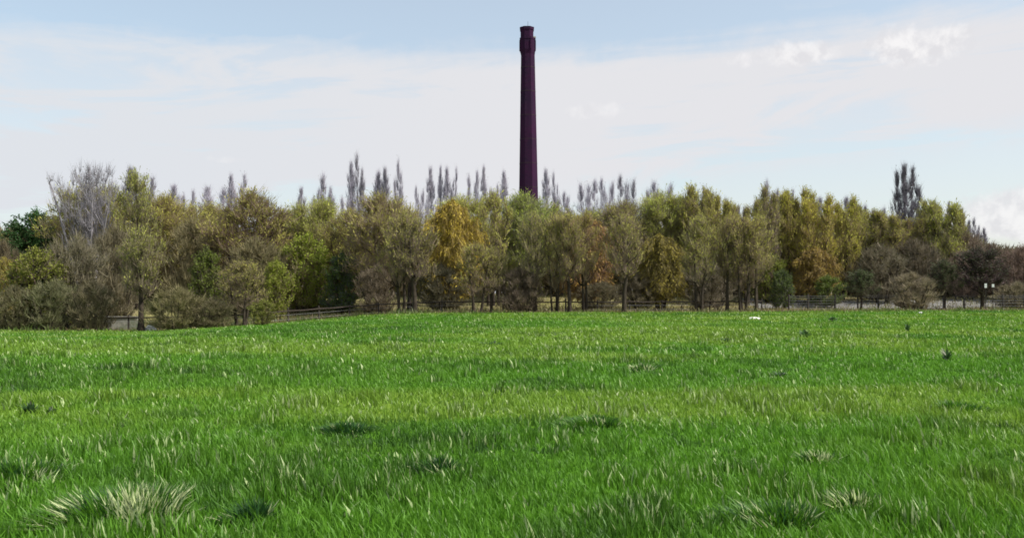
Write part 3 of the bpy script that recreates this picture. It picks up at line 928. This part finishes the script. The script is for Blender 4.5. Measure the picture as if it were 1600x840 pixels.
# ---- far poplars standing above the belt: column, distance, top row, width, variant, label
GP = 'bare poplars standing behind the tree belt'
POP = [
    (205, 128, 262, 26, 0, 'dark topped narrow poplar rising just right of the big bare fan shaped tree'),
    (228, 132, 270, 30, 1, 'faint bare poplar close to the right of the dark topped one'),
    (265, 135, 288, 24, 0, 'short bare poplar tip alone over the olive crowns on the left'),
    (292, 140, 294, 28, 2, 'low pale bare poplar beside the short tip on the left'),
    (338, 138, 288, 44, 2, 'wide thin bare tree top left of the brown domed willow'),
    (360, 130, 274, 18, 0, 'slim bare spire left of a twin above the brown domed willow'),
    (373, 134, 270, 20, 1, 'slim bare spire right of its twin above the brown domed willow'),
    (467, 140, 290, 20, 0, 'small pale bare spire right of the brown domed willow'),
    (495, 136, 276, 24, 1, 'pale bare spire, left one of the pair above the lime shrub'),
    (513, 136, 270, 24, 1, 'pale bare spire, right one of the pair above the lime shrub'),
    (540, 140, 298, 22, 2, 'low faint bare crown just left of the tallest left hand poplar'),
    (551, 124, 252, 18, 0, 'left half of the tallest poplar clump left of the chimney'),
    (563, 124, 241, 22, 1, 'tallest bare poplar left of the chimney, dark and many stemmed'),
    (590, 128, 266, 16, 0, 'first of three narrow poplars right of the tallest one'),
    (604, 128, 262, 14, 0, 'second of three narrow poplars, dark and thin'),
    (621, 126, 246, 20, 1, 'third and tallest of three narrow poplars right of the many stemmed one'),
    (656, 138, 288, 18, 2, 'small bare poplar at the left foot of the comb of spires'),
    (674, 130, 260, 13, 0, 'first thin spire of the comb above the yellow willow'),
    (686, 130, 262, 12, 0, 'second thin spire of the comb above the yellow willow'),
    (697, 130, 258, 13, 0, 'third thin spire of the comb above the yellow willow'),
    (708, 130, 258, 14, 1, 'last thin spire of the comb above the yellow willow'),
    (738, 134, 268, 22, 2, 'pale bare poplar between the comb of spires and the chimney'),
    (756, 134, 261, 14, 0, 'pointed bare poplar midway between the comb of spires and chimney'),
    (788, 134, 264, 14, 0, 'thin bare spire nearest the chimney on its left'),
    (771, 140, 284, 16, 2, 'low bare tip between two pointed spires left of the chimney'),
    (856, 128, 264, 14, 0, 'thin leaning bare poplar immediately right of the chimney'),
    (868, 132, 270, 18, 1, 'bluish bare poplar second to the right of the chimney'),
    (884, 138, 298, 20, 2, 'low pale bare poplar right of the chimney at the dip in the skyline'),
    (918, 132, 277, 34, 2, 'broad bluish bare poplar at the left end of the group of three'),
    (950, 134, 276, 28, 2, 'pale middle bare poplar of the group of three right of the chimney'),
    (981, 132, 271, 30, 2, 'forked dark bare poplar at the right end of the group of three'),
    (1014, 138, 294, 24, 2, 'low pale bare poplar left of the greenish forked crown'),
    (1037, 130, 279, 38, 2, 'greenish bare poplar with an open forked top right of centre'),
    (1074, 128, 291, 24, 1, 'dark rounded bare poplar, left one of a joined pair'),
    (1095, 128, 290, 24, 1, 'dark rounded bare poplar, right one of a joined pair'),
    (1135, 132, 304, 18, 1, 'small dark pointed poplar alone in a gap of the skyline'),
    (1180, 134, 308, 11, 0, 'very thin dark spire between the pointed poplar and the tall one'),
    (1160, 136, 316, 22, 2, 'low bare crown just left of the very thin dark spire'),
    (1206, 124, 279, 22, 1, 'tall bare poplar right of the very thin spire with pale trunk'),
    (1226, 128, 291, 24, 2, 'bare poplar shoulder to the right of the tall one with pale trunk'),
    (1246, 132, 296, 20, 1, 'second bare poplar shoulder over the yellow olive crowns'),
    (1282, 134, 302, 28, 2, 'dark bare top over the yellow olive trees right of centre'),
    (1325, 136, 306, 30, 2, 'bluish bare top right of the dark one over yellow olive trees'),
    (1360, 140, 318, 22, 2, 'faint pinkish bare top left of the lone dark poplar'),
    (1387, 138, 318, 24, 1, 'pinkish bare poplar immediately left of the lone dark poplar'),
    (1440, 136, 324, 20, 1, 'short bare poplar tucked in at the right of the lone dark poplar'),
    (1482, 128, 312, 11, 0, 'thin dark tip above the last green crown on the right'),
    (1497, 134, 330, 22, 1, 'sloping bare top on the shoulder of the last green crown'),
    (1515, 134, 342, 13, 0, 'first dark spire of the last three poplars on the right'),
    (1528, 134, 336, 14, 1, 'middle and tallest dark spire of the last three poplars'),
    (1541, 134, 350, 11, 0, 'last and lowest dark spire at the right end of the poplars'),
]
for px, d, top, w, v, lab in POP:
    dk = 0.72 if 'dark' in lab else 1.0
    tnt = (dk * 1.05, dk * 1.07, dk * 1.04)
    plant('poplar', v, px, d, top + 8 + (px * 5) % 7 - 3, w * (1.3 + 0.09 * ((px * 3) % 7)), lab, 'poplar', GP, tnt)
plant('poplar', 3, 1415, 104, 266, 46, 'lone tall dark bare poplar well above the right part of the belt', 'poplar', GP, (0.42, 0.42, 0.42), rz=0.2)
plant('fan', 0, 136, 92, 268, 116, 'big bare grey tree spreading like a fan at the left end of the skyline', 'tree', None, (1.0, 1.0, 1.0), rz=0.4)

# ---- the belt itself, back row then front row
GT = 'budding trees of the belt across the far side of the field'
BELT = [
    # kind, var, px, dist, top, width, tint, label
    ('evergreen', 0, 58, 100, 333, 96, (1.0, 1.25, 1.0), 'dense dark green evergreen with a rounded top at the far left'),
    ('thicket', 0, 6, 92, 380, 60, (0.7, 0.65, 0.6), 'dark brown thicket touching the left edge of the view'),
    ('weeping', 0, 4, 84, 408, 60, (0.62, 0.72, 1.0), 'ochre tinted bush at the left edge below the evergreen'),
    ('shrub', 0, 60, 80, 398, 110, (0.62, 0.48, 0.9), 'brownish olive shrub in front of the dark evergreen'),
    ('willow', 0, 128, 96, 284, 100, (0.98, 0.95, 1.1), 'tall olive green crown in front of the big bare fan shaped tree'),
    ('willow', 1, 172, 99, 286, 84, (1.0, 1.0, 1.0), 'olive crown between the fan shaped tree and the dark topped poplar'),
    ('slender', 0, 212, 92, 274, 62, (0.55, 0.60, 0.8), 'dark ivy green crown with a pointed top on the left'),
    ('willow', 2, 262, 97, 300, 92, (1.05, 0.95, 1.0), 'olive brown crown right of the dark ivy green one'),
    ('willow', 0, 315, 101, 308, 84, (0.95, 0.9, 1.0), 'low olive crown below the wide thin bare tree top'),
    ('willow', 1, 392, 93, 292, 124, (0.92, 0.82, 1.1), 'large domed olive brown willow with a wide rounded head'),
    ('willow', 2, 450, 101, 322, 78, (0.9, 0.95, 1.0), 'green brown crown filling the dip right of the domed willow'),
    ('willow', 0, 497, 99, 302, 92, (0.95, 1.05, 0.9), 'mid green crown above the lime shrub'),
    ('willow', 1, 540, 94, 322, 78, (0.98, 0.95, 0.9), 'soft olive willow with its right edge trailing down to the bank'),
    ('willow', 2, 598, 88, 299, 104, (0.90, 0.80, 1.1), 'broad olive brown crown under the three narrow poplars'),
    ('slender', 1, 640, 86, 322, 66, (0.85, 0.70, 1.2), 'brown twiggy crown between the broad olive crown and yellow willow'),
    ('willow', 0, 722, 97, 298, 100, (1.0, 1.05, 0.8), 'yellow green crown showing above the golden willow'),
    ('weeping', 0, 706, 85, 320, 92, (1.2, 1.2, 1.15), 'golden yellow willow, the brightest crown in the belt'),
    ('slender', 2, 770, 89, 300, 66, (0.95, 0.92, 1.0), 'olive crown between the golden willow and the chimney'),
    ('willow', 2, 822, 93, 297, 96, (0.78, 1.0, 0.9), 'green crown hiding the foot of the chimney'),
    ('willow', 1, 868, 98, 312, 82, (0.9, 0.9, 1.0), 'olive crown just right of the chimney foot'),
    ('weeping', 0, 915, 85, 345, 94, (0.82, 0.62, 1.6), 'rusty orange brown crown right of the chimney'),
    ('willow', 0, 922, 100, 318, 80, (0.85, 0.95, 1.0), 'green crown behind the rusty orange brown one'),
    ('willow', 2, 972, 97, 308, 84, (0.82, 0.75, 1.2), 'brown domed crown under the forked dark poplar'),
    ('willow', 0, 1034, 98, 292, 88, (0.9, 1.02, 0.9), 'green crown below the greenish forked poplar'),
    ('weeping', 0, 1032, 85, 372, 78, (0.62, 0.72, 1.0), 'yellow olive drooping willow low in the belt right of centre'),
    ('column', 1, 1094, 96, 297, 66, (0.98, 0.95, 1.0), 'olive crown under the joined pair of dark poplars'),
    ('column', 0, 1126, 90, 312, 58, (1.0, 0.95, 1.0), 'narrow olive crown at the left of the skyline gap'),
    ('column', 0, 1164, 90, 318, 58, (0.8, 0.75, 1.1), 'narrow brown olive crown below the very thin dark spire'),
    ('column', 1, 1202, 93, 300, 56, (0.75, 0.68, 1.2), 'brown crown in front of the tall poplar with pale trunk'),
    ('column', 0, 1240, 97, 298, 66, (1.05, 1.0, 0.8), 'yellow olive crown right of the tall poplar with pale trunk'),
    ('column', 0, 1276, 93, 310, 60, (1.2, 1.05, 0.8), 'mustard crown above the orange bush on the right'),
    ('column', 0, 1312, 95, 312, 60, (1.1, 1.05, 0.8), 'yellow green crown right of the mustard one'),
    ('column', 0, 1348, 99, 326, 66, (0.85, 0.85, 1.1), 'olive crown midway between mustard crown and lone dark poplar'),
    ('column', 1, 1388, 97, 334, 66, (0.92, 0.85, 1.1), 'dull olive crown at the left foot of the lone dark poplar'),
    ('column', 0, 1440, 98, 338, 60, (0.9, 0.78, 1.1), 'brown olive crown at the right foot of the lone dark poplar'),
    ('column', 0, 1474, 97, 315, 66, (0.92, 0.98, 1.0), 'last tall green crown near the right end of the belt'),
    ('thicket', 0, 1500, 99, 360, 84, (0.8, 0.68, 0.85), 'purple brown thicket under the last three poplars'),
    ('column', 0, 1068, 97, 304, 56, (0.9, 0.95, 0.9), 'yellow green upright tree left of the joined pair of dark poplars'),
    ('column', 1, 1112, 98, 302, 54, (1.0, 0.92, 1.0), 'upright olive tree under the right one of the joined dark poplars'),
    ('column', 1, 1148, 99, 326, 50, (0.9, 0.8, 1.0), 'low upright olive tree in the middle of the skyline gap'),
    ('column', 0, 1222, 98, 304, 50, (0.95, 0.9, 1.0), 'upright olive tree just right of the tall poplar with pale trunk'),
    ('column', 1, 1258, 98, 308, 50, (1.05, 1.0, 0.9), 'upright yellow olive tree left of the mustard crown'),
    ('column', 0, 1330, 98, 322, 50, (1.0, 0.98, 0.9), 'upright tree right of the yellow green crown'),
    ('column', 1, 1368, 101, 334, 52, (0.85, 0.75, 1.1), 'brownish upright tree left of the lone dark poplar'),
    ('column', 0, 1400, 100, 342, 50, (0.9, 0.85, 1.0), 'low upright tree directly in front of the lone dark poplar'),
    ('column', 1, 1456, 99, 318, 48, (0.9, 0.92, 1.0), 'upright green tree left half of the last tall green crown'),
    ('column', 0, 1494, 99, 330, 40, (0.8, 0.75, 1.0), 'upright brown olive tree on the slope down to the last three poplars'),
    # undergrowth and front row
    ('thicket', 0, 22, 78, 446, 84, (0.75, 0.80, 0.6), 'low dark saplings at the fence by the left edge'),
    ('thicket', 1, 84, 78, 436, 80, (0.7, 0.78, 0.6), 'low dark saplings at the fence below the dark evergreen'),
    ('thicket', 0, 146, 78, 440, 70, (0.6, 0.60, 0.5), 'dark saplings immediately left of the concrete trough'),
    ('thicket', 1, 330, 77, 462, 74, (0.65, 0.6, 0.5), 'low grey green saplings right of the tawny bramble bush'),
    ('thicket', 1, 118, 82, 372, 96, (0.85, 0.8, 0.85), 'grey brown bare thicket below the tall olive crowns at left'),
    ('thicket', 0, 178, 86, 362, 90, (0.72, 0.72, 0.66), 'dark brown thicket left of the thin trunk with the white stone'),
    ('slender', 1, 221, 77, 352, 80, (0.5, 0.5, 0.7), 'dark small crowned tree on a thin trunk beside the white stone'),
    ('thicket', 1, 276, 76, 446, 84, (0.9, 0.85, 0.6), 'low tawny bramble bush right of the white stone'),
    ('shrub', 1, 322, 84, 398, 62, (0.36, 0.36, 0.6), 'deep green holly like shrub in front of the domed willow'),
    ('thicket', 0, 300, 92, 350, 96, (0.95, 0.95, 0.7), 'brown thicket rising behind the deep green holly like shrub'),
    ('slender', 2, 378, 78, 398, 74, (0.45, 0.38, 0.6), 'dark brown twiggy tree below the domed willow'),
    ('thicket', 1, 402, 88, 376, 100, (0.95, 0.88, 0.7), 'brown scrub below the domed willow'),
    ('shrub', 0, 410, 72, 470, 44, (0.75, 0.62, 1.0), 'small low olive bush at the field edge below the domed willow'),
    ('shrub', 1, 432, 86, 412, 50, (0.98, 0.88, 1.0), 'small lime green bush left of the big lime shrub'),
    ('shrub', 0, 478, 90, 376, 92, (1.05, 0.98, 1.0), 'big rounded lime green shrub in the left half'),
    ('shrub', 1, 536, 88, 402, 66, (0.28, 0.38, 1.1), 'dark green bush right of the big lime shrub'),
    ('thicket', 0, 588, 84, 398, 62, (0.62, 0.56, 0.6), 'dark twiggy thicket left of the pair of stout trunks'),
    ('slender', 0, 628, 78, 352, 70, (0.6, 0.5, 0.9), 'left one of the pair of stout dark trunks with brown crown'),
    ('slender', 1, 648, 77, 358, 74, (0.55, 0.45, 0.9), 'right one of the pair of stout dark trunks with brown crown'),
    ('thicket', 1, 688, 84, 396, 84, (0.55, 0.55, 0.6), 'dark thicket under the golden willow'),
    ('slender', 2, 745, 78, 372, 66, (0.6, 0.5, 0.8), 'tree with two dark stems parting like a V right of the golden willow'),
    ('slender', 1, 768, 79, 378, 44, (0.6, 0.55, 0.8), 'thin single stem just right of the V shaped stems'),
    ('thicket', 0, 812, 79, 402, 76, (0.5, 0.42, 0.5), 'dark brown thicket of crowded stems in front of the chimney foot'),
    ('slender', 1, 836, 79, 362, 56, (0.65, 0.6, 0.9), 'straight dark stem right of the crowded stems'),
    ('slender', 2, 868, 79, 352, 52, (0.75, 0.62, 1.0), 'left one of two long stems below the rusty orange brown crown'),
    ('slender', 1, 890, 78, 340, 58, (0.8, 0.65, 1.0), 'long stem leaning left, right one of two below the rusty crown'),
    ('slender', 0, 914, 79, 372, 54, (0.85, 0.6, 1.0), 'twin thin stems under the right side of the rusty crown'),
    ('thicket', 1, 940, 83, 420, 70, (0.6, 0.55, 0.55), 'low dark scrub between rusty crown and the sturdy lone trunk'),
    ('slender', 1, 975, 77, 336, 66, (0.7, 0.58, 1.0), 'sturdy lone trunk with flared foot right of the rusty crown'),
    ('thicket', 0, 1000, 85, 410, 62, (0.6, 0.6, 0.65), 'dark scrub between the sturdy lone trunk and drooping yellow olive willow'),
    ('slender', 0, 1092, 79, 368, 60, (0.7, 0.65, 0.9), 'forked dark stem right of the drooping yellow olive willow'),
    ('thicket', 1, 1110, 84, 392, 84, (0.8, 0.72, 0.9), 'grey brown thicket behind the forked dark stem'),
    ('slender', 1, 1136, 79, 362, 50, (0.65, 0.52, 0.9), 'reddish dark stem left of the cluster of pale and dark trunks'),
    ('slender', 2, 1160, 78, 350, 62, (0.65, 0.5, 0.9), 'thick cluster of reddish dark stems right of centre'),
    ('slender', 0, 1182, 78, 346, 54, (0.8, 0.68, 1.0), 'pale and dark stems at the right of the reddish cluster'),
    ('shrub', 1, 1222, 86, 424, 42, (0.30, 0.34, 1.0), 'dark leaning bush above the first post of the wire fence'),
    ('shrub', 0, 1204, 92, 400, 60, (0.8, 0.72, 1.0), 'yellow green bush between stem cluster and dark leaning bush'),
    ('weeping', 0, 1274, 91, 392, 66, (0.80, 0.74, 1.2), 'orange yellow bush low on the right'),
    ('shrub', 1, 1294, 88, 432, 50, (0.5, 0.55, 1.0), 'olive bush at the foot of the orange yellow one'),
    ('standard', 0, 1345, 84, 422, 44, (1.0, 1.2, 1.1), 'small dark green tree on a thin trunk by the wire fence'),
    ('thicket', 1, 1375, 92, 382, 84, (0.75, 0.68, 0.75), 'brown grey thicket behind the small dark green tree'),
    ('thicket', 0, 1424, 83, 424, 76, (1.05, 1.0, 1.0), 'pale brown bramble mound beside the wire fence'),
    ('thicket', 1, 1430, 95, 374, 76, (0.72, 0.62, 0.72), 'dark brown thicket at the foot of the lone dark poplar'),
    ('standard', 0, 1475, 84, 408, 44, (0.9, 0.9, 1.0), 'small round dark crowned tree on a short trunk near the right end'),
    ('standard', 0, 1534, 84, 390, 70, (0.65, 0.5, 0.85), 'purple brown round crowned tree by the two white boards'),
    ('thicket', 0, 1506, 94, 392, 60, (0.72, 0.58, 0.75), 'plum brown scrub behind the two right hand small trees'),
    ('thicket', 1, 1555, 96, 380, 76, (0.72, 0.55, 0.72), 'plum coloured thicket right of the purple brown round crowned tree'),
    ('thicket', 0, 1594, 92, 386, 72, (0.75, 0.56, 0.75), 'plum coloured thicket running out of the right edge'),
    ('thicket', 1, 1588, 86, 436, 60, (1.0, 0.9, 0.95), 'low dull brown bramble at the right edge behind the fence'),
]
for kind, v, px, d, top, w, tint, lab in BELT:
    cat = {'thicket': 'thicket', 'shrub': 'bush'}.get(kind, 'tree')
    if px < 1200:
        ex = float(edge_y((px - 800) / F * 74))
        if d <= 79:
            d = ex + 1.2 + (d - 76) * 0.8
        elif d <= 86:
            d = ex + 5 + (d - 80) * 1.4
    if kind == 'slender' and d < 84 and px > 560 and not 735 < px < 775:
        top = min(top, 322 + (px * 7) % 17)
    if kind == 'thicket' and 560 < px < 1200:
        top += 16
    tint = tuple(v_ ** (0.45 if kind == 'slender' else 0.65) for v_ in tint)
    plant(kind, v, px, d, top + {'willow': 22 if px < 240 else 22, 'slender': 11 if d > 83 else 16, 'weeping': -4, 'column': 6, 'thicket': 8}.get(kind, 3), w * {'willow': 1.32, 'slender': 1.15, 'weeping': 1.2}.get(kind, 1.15), lab, cat, GT if cat == 'tree' else 'bushes and thickets under the tree belt', tint)


# ---- far wood closing the view under the crowns: nobody could count it
def far_wood():
    N = 90000
    px = rng.random(N) * 2300 - 350
    y = 112 + 26 * rng.random(N)
    x = (px - 800) / F * y
    hmax = 6.6 + 3.2 * fnoise(x * 0.12, y * 0.1, 91, 3)
    hmax *= 1 - 0.25 * sstep(px, 1480, 1560)
    z = rng.random(N) ** 0.85 * hmax
    L = 0.9 + 0.9 * rng.random(N)
    W = 0.16 + 0.16 * rng.random(N)
    base = ground_z(x, y)
    c = np.where(rng.random((N, 1)) < 0.55, np.array((0.17, 0.135, 0.085))[None], np.array((0.17, 0.17, 0.055))[None]) * (0.6 + 0.7 * rng.random((N, 1)))
    me = blades(np.stack([x, y, base + z - 0.3], 1), L, W, rng.normal(0, 0.35, (N, 2)) * L[:, None], rng.normal(0, 1, N), c, M_GRASS, 'distant_wood')
    o = mesh_obj('distant_wood', me)
    tag(o, 'far brown and olive wood seen as one mass under and behind the belt', 'wood', kind='stuff')


far_wood()


# ------------------------------------------------------------------ fences
def post_fence(pxs, d_of, h, label, group, rails, wires, post=0.13, mesh=False):
    pts = [at(px, d_of(px)) for px in pxs]
    o0 = pts[0].copy()
    root = empty('rail_fence' if rails else 'wire_fence', o0)
    tag(root, label, 'fence', group)
    r = random.Random(5)
    tops = []
    for p in pts:
        q = p - o0
        hh = h * r.uniform(0.93, 1.1)
        m = MB()
        tilt = r.uniform(-0.05, 0.05)
        m.tube([(0, 0, -0.2), (tilt * 0.5, 0, hh * 0.5), (tilt, 0, hh), (tilt, 0, hh + 0.03)], [post * 0.56, post * 0.52, post * 0.48, post * 0.2], 7)
        po = m.build('post', M_WOOD, root); po.location = q
        tops.append(q)
    for zr in rails:
        for a, b in zip(tops[:-1], tops[1:]):
            m = MB()
            m.tube([(0, -0.09, 0), ((b - a).x * 0.5, (b - a).y * 0.5 - 0.09, (b - a).z * 0.5 - 0.03), ((b - a).x * 0.995, (b - a).y - 0.09, (b - a).z)], [0.055, 0.05, 0.055], 5)
            ro = m.build('rail', M_RAIL, root); ro.location = a + Vector((0, 0, zr * h))
    m = MB()
    for zr in wires:
        for a, b in zip(tops[:-1], tops[1:]):
            m.tube([a + Vector((0, -0.08, zr * h)), b + Vector((0, -0.08, zr * h))], [0.006, 0.006], 3)
    if mesh:
        for a, b in zip(tops[:-1], tops[1:]):
            n = max(2, int((b - a).length / 0.22))
            for i in range(n):
                p = a.lerp(b, (i + 0.5) / n) + Vector((0, -0.08, 0))
                m.tube([p, p + Vector((0, 0, h * 0.92))], [0.005, 0.005], 3)
    wo_ = m.build('wire_strands', M_WIRE, root); wo_['kind'] = 'stuff'
    return root


GF = 'fences along the far side of the field'


def d_left(px):
    x = (px - 800) / F * 74
    return float(edge_y(x)) + 4.0


post_fence([-90, -40, 8, 58, 106, 152, 202, 250, 298, 348, 398, 451, 499, 546, 592, 640, 690, 738, 786, 834, 884, 934, 984, 1034, 1086, 1137, 1190], d_left, 1.15,
           'long low dark post and rail fence from the left edge to the stem cluster', GF, (0.86,), (0.3, 0.6))
post_fence([1232, 1262, 1304, 1340, 1372, 1408, 1440, 1474, 1506, 1534, 1567, 1600, 1640, 1690], lambda px: 84.0, 1.45,
           'wire mesh fence on dark wooden posts in front of the gravel on the right', GF, (), (0.12, 0.3, 0.48, 0.66, 0.84, 0.96), 0.17, True)


# ------------------------------------------------------------------ small things
def rock(name, px, py_or_d, size, mat, label, cat, by_row=False, seed=1, group=None):
    p = pix_ground(px, py_or_d) if by_row else at(px, py_or_d)
    r = np.random.default_rng(seed)
    m = MB(); rings = []
    n = 9
    for i, ph in enumerate(np.linspace(-0.45, 1.45, 6)):
        rr = math.cos(ph) if ph < 1.4 else 0.12
        rings.append([((rr * size[0] / 2) * math.cos(2 * pi * k / n) * (0.85 + 0.3 * r.random()), (rr * size[1] / 2) * math.sin(2 * pi * k / n) * (0.85 + 0.3 * r.random()), math.sin(ph) * size[2] * (0.9 + 0.2 * r.random())) for k in range(n)])
    m.rings(rings)
    o = m.build(name, mat, None, False)
    o.location = p
    return tag(o, label, cat, group)


rock('stone', 236, 63.5, (0.85, 0.5, 0.5), M_STONE, 'white stone lying at the foot of the thin trunk on the left', 'stone', seed=3)
rock('stone', 1178, 499, (0.95, 0.4, 0.16), M_STONE, 'flat whitish stone in the grass below the reddish stem cluster', 'stone', True, 5)
rock('stone', 1438, 490, (0.5, 0.3, 0.16), M_STONE, 'small pale stone in the grass in front of the bramble mound', 'stone', True, 8)

# low concrete trough behind the left fence
tr_ = at(190, 66.5)
root = empty('concrete_trough', tr_, 0.05)
tag(root, 'low grey concrete trough behind the fence left of the thin trunk', 'trough')
L_, W_, H_ = 2.7, 0.8, 0.95
for (c, sz, nm) in (((0, -W_ / 2 + 0.05, H_ / 2), (L_, 0.1, H_), 'side_wall'), ((0, W_ / 2 - 0.05, H_ / 2), (L_, 0.1, H_), 'side_wall'),
                    ((-L_ / 2 + 0.052, 0, H_ / 2), (0.1, W_ - 0.204, H_ - 0.01), 'end_wall'), ((L_ / 2 - 0.052, 0, H_ / 2), (0.1, W_ - 0.204, H_ - 0.01), 'end_wall')):
    m = MB(); m.box(c, sz); m.build(nm, M_CONC, root)
m = MB(); m.box((0, -W_ / 2 + 0.03, H_ + 0.041), (L_ + 0.12, 0.2, 0.08)); m.build('rim', M_CONC, root)
m = MB(); m.box((0, 0, 0.1), (L_ - 0.22, W_ - 0.22, 0.15)); m.build('floor', M_CONC, root)

# two white boards on thin posts near the right end
for px, hgt, lab in ((1540, 11, 'left one of two small white boards on posts by the purple brown tree'), (1551.5, 8, 'right and smaller one of two small white boards by the purple brown tree')):
    p = at(px, 82.2)
    root = empty('white_board', p)
    tag(root, lab, 'sign', 'white boards near the right end of the fence')
    zc_ = zrow(446, 82.2) - p.z
    m = MB(); m.tube([(0, 0.05, -0.2), (0, 0.05, zc_ + 0.2)], [0.035, 0.03], 6); m.build('post', M_WOOD, root)
    m = MB(); m.box((0, 0, zc_), (0.22, 0.03, hgt / F * 50)); m.build('board', M_SIGN, root)


# dark weeds standing in the field
def weed(px, py, h, w, label, dead=0.0, seed=0):
    p = pix_ground(px, py)
    root = empty('dock_weed', p)
    tag(root, label, 'weed', 'dark weeds standing in the field')
    r = np.random.default_rng(seed + 300)
    n = 46
    h *= 0.78
    a = r.random(n) * 2 * pi
    z = np.zeros(n); rr = w * 0.12 * r.random(n)
    H = h * (0.35 + 0.65 * r.random(n)); W = (0.035 + 0.04 * r.random(n)) * max(1, p.y / 20)
    lean = np.stack([np.cos(a), np.sin(a)], 1) * (w * 0.5 * r.random(n))[:, None]
    c = np.tile(np.array((0.050, 0.105, 0.034)), (n, 1)) * (0.6 + 0.8 * r.random((n, 1)))
    d_ = r.random(n) < dead
    c[d_] = np.array((0.5, 0.5, 0.4))
    me = blades(np.stack([rr * np.cos(a), rr * np.sin(a), z - 0.02], 1), H, W, lean, a + pi / 2, c, M_GRASS, 'leaves')
    o = mesh_obj('leaves', me, root); o['kind'] = 'stuff'
    m = MB(); m.tube([(0, 0, -0.02), (0.02, 0, h * 0.6), (0.0, 0, h)], [0.012, 0.009, 0.004], 5); m.build('stalk', M_IRON, root)


weed(1256, 526, 0.42, 0.7, 'low dark weed left of centre in the far right grass', 0.05, 1)
weed(1417, 518, 0.5, 0.3, 'upright dark weed farthest out on the right', 0.05, 2)
weed(1478, 562, 0.42, 0.45, 'dark weed with pale leaves standing on the right', 0.3, 3)
weed(1218, 590, 0.2, 0.5, 'low dark weed in the right middle of the field', 0.1, 4)
weed(50, 646, 0.24, 0.28, 'black looking weed at the left edge of the field', 0.0, 5)
weed(82, 645, 0.14, 0.2, 'smaller dark weed beside the black looking one at left', 0.05, 6)
weed(1300, 502, 0.42, 0.9, 'arched pale topped weed near the wire fence', 0.35, 7)
weed(1158, 634, 0.2, 0.25, 'small weed with a bright blade in the right middle grass', 0.3, 8)
weed(1134, 534, 0.22, 0.6, 'faint low dark weed right of the drooping yellow olive willow', 0.0, 9)
weed(772, 538, 0.16, 1.4, 'flat dark patch of weed in front of the belt near the chimney', 0.0, 10)
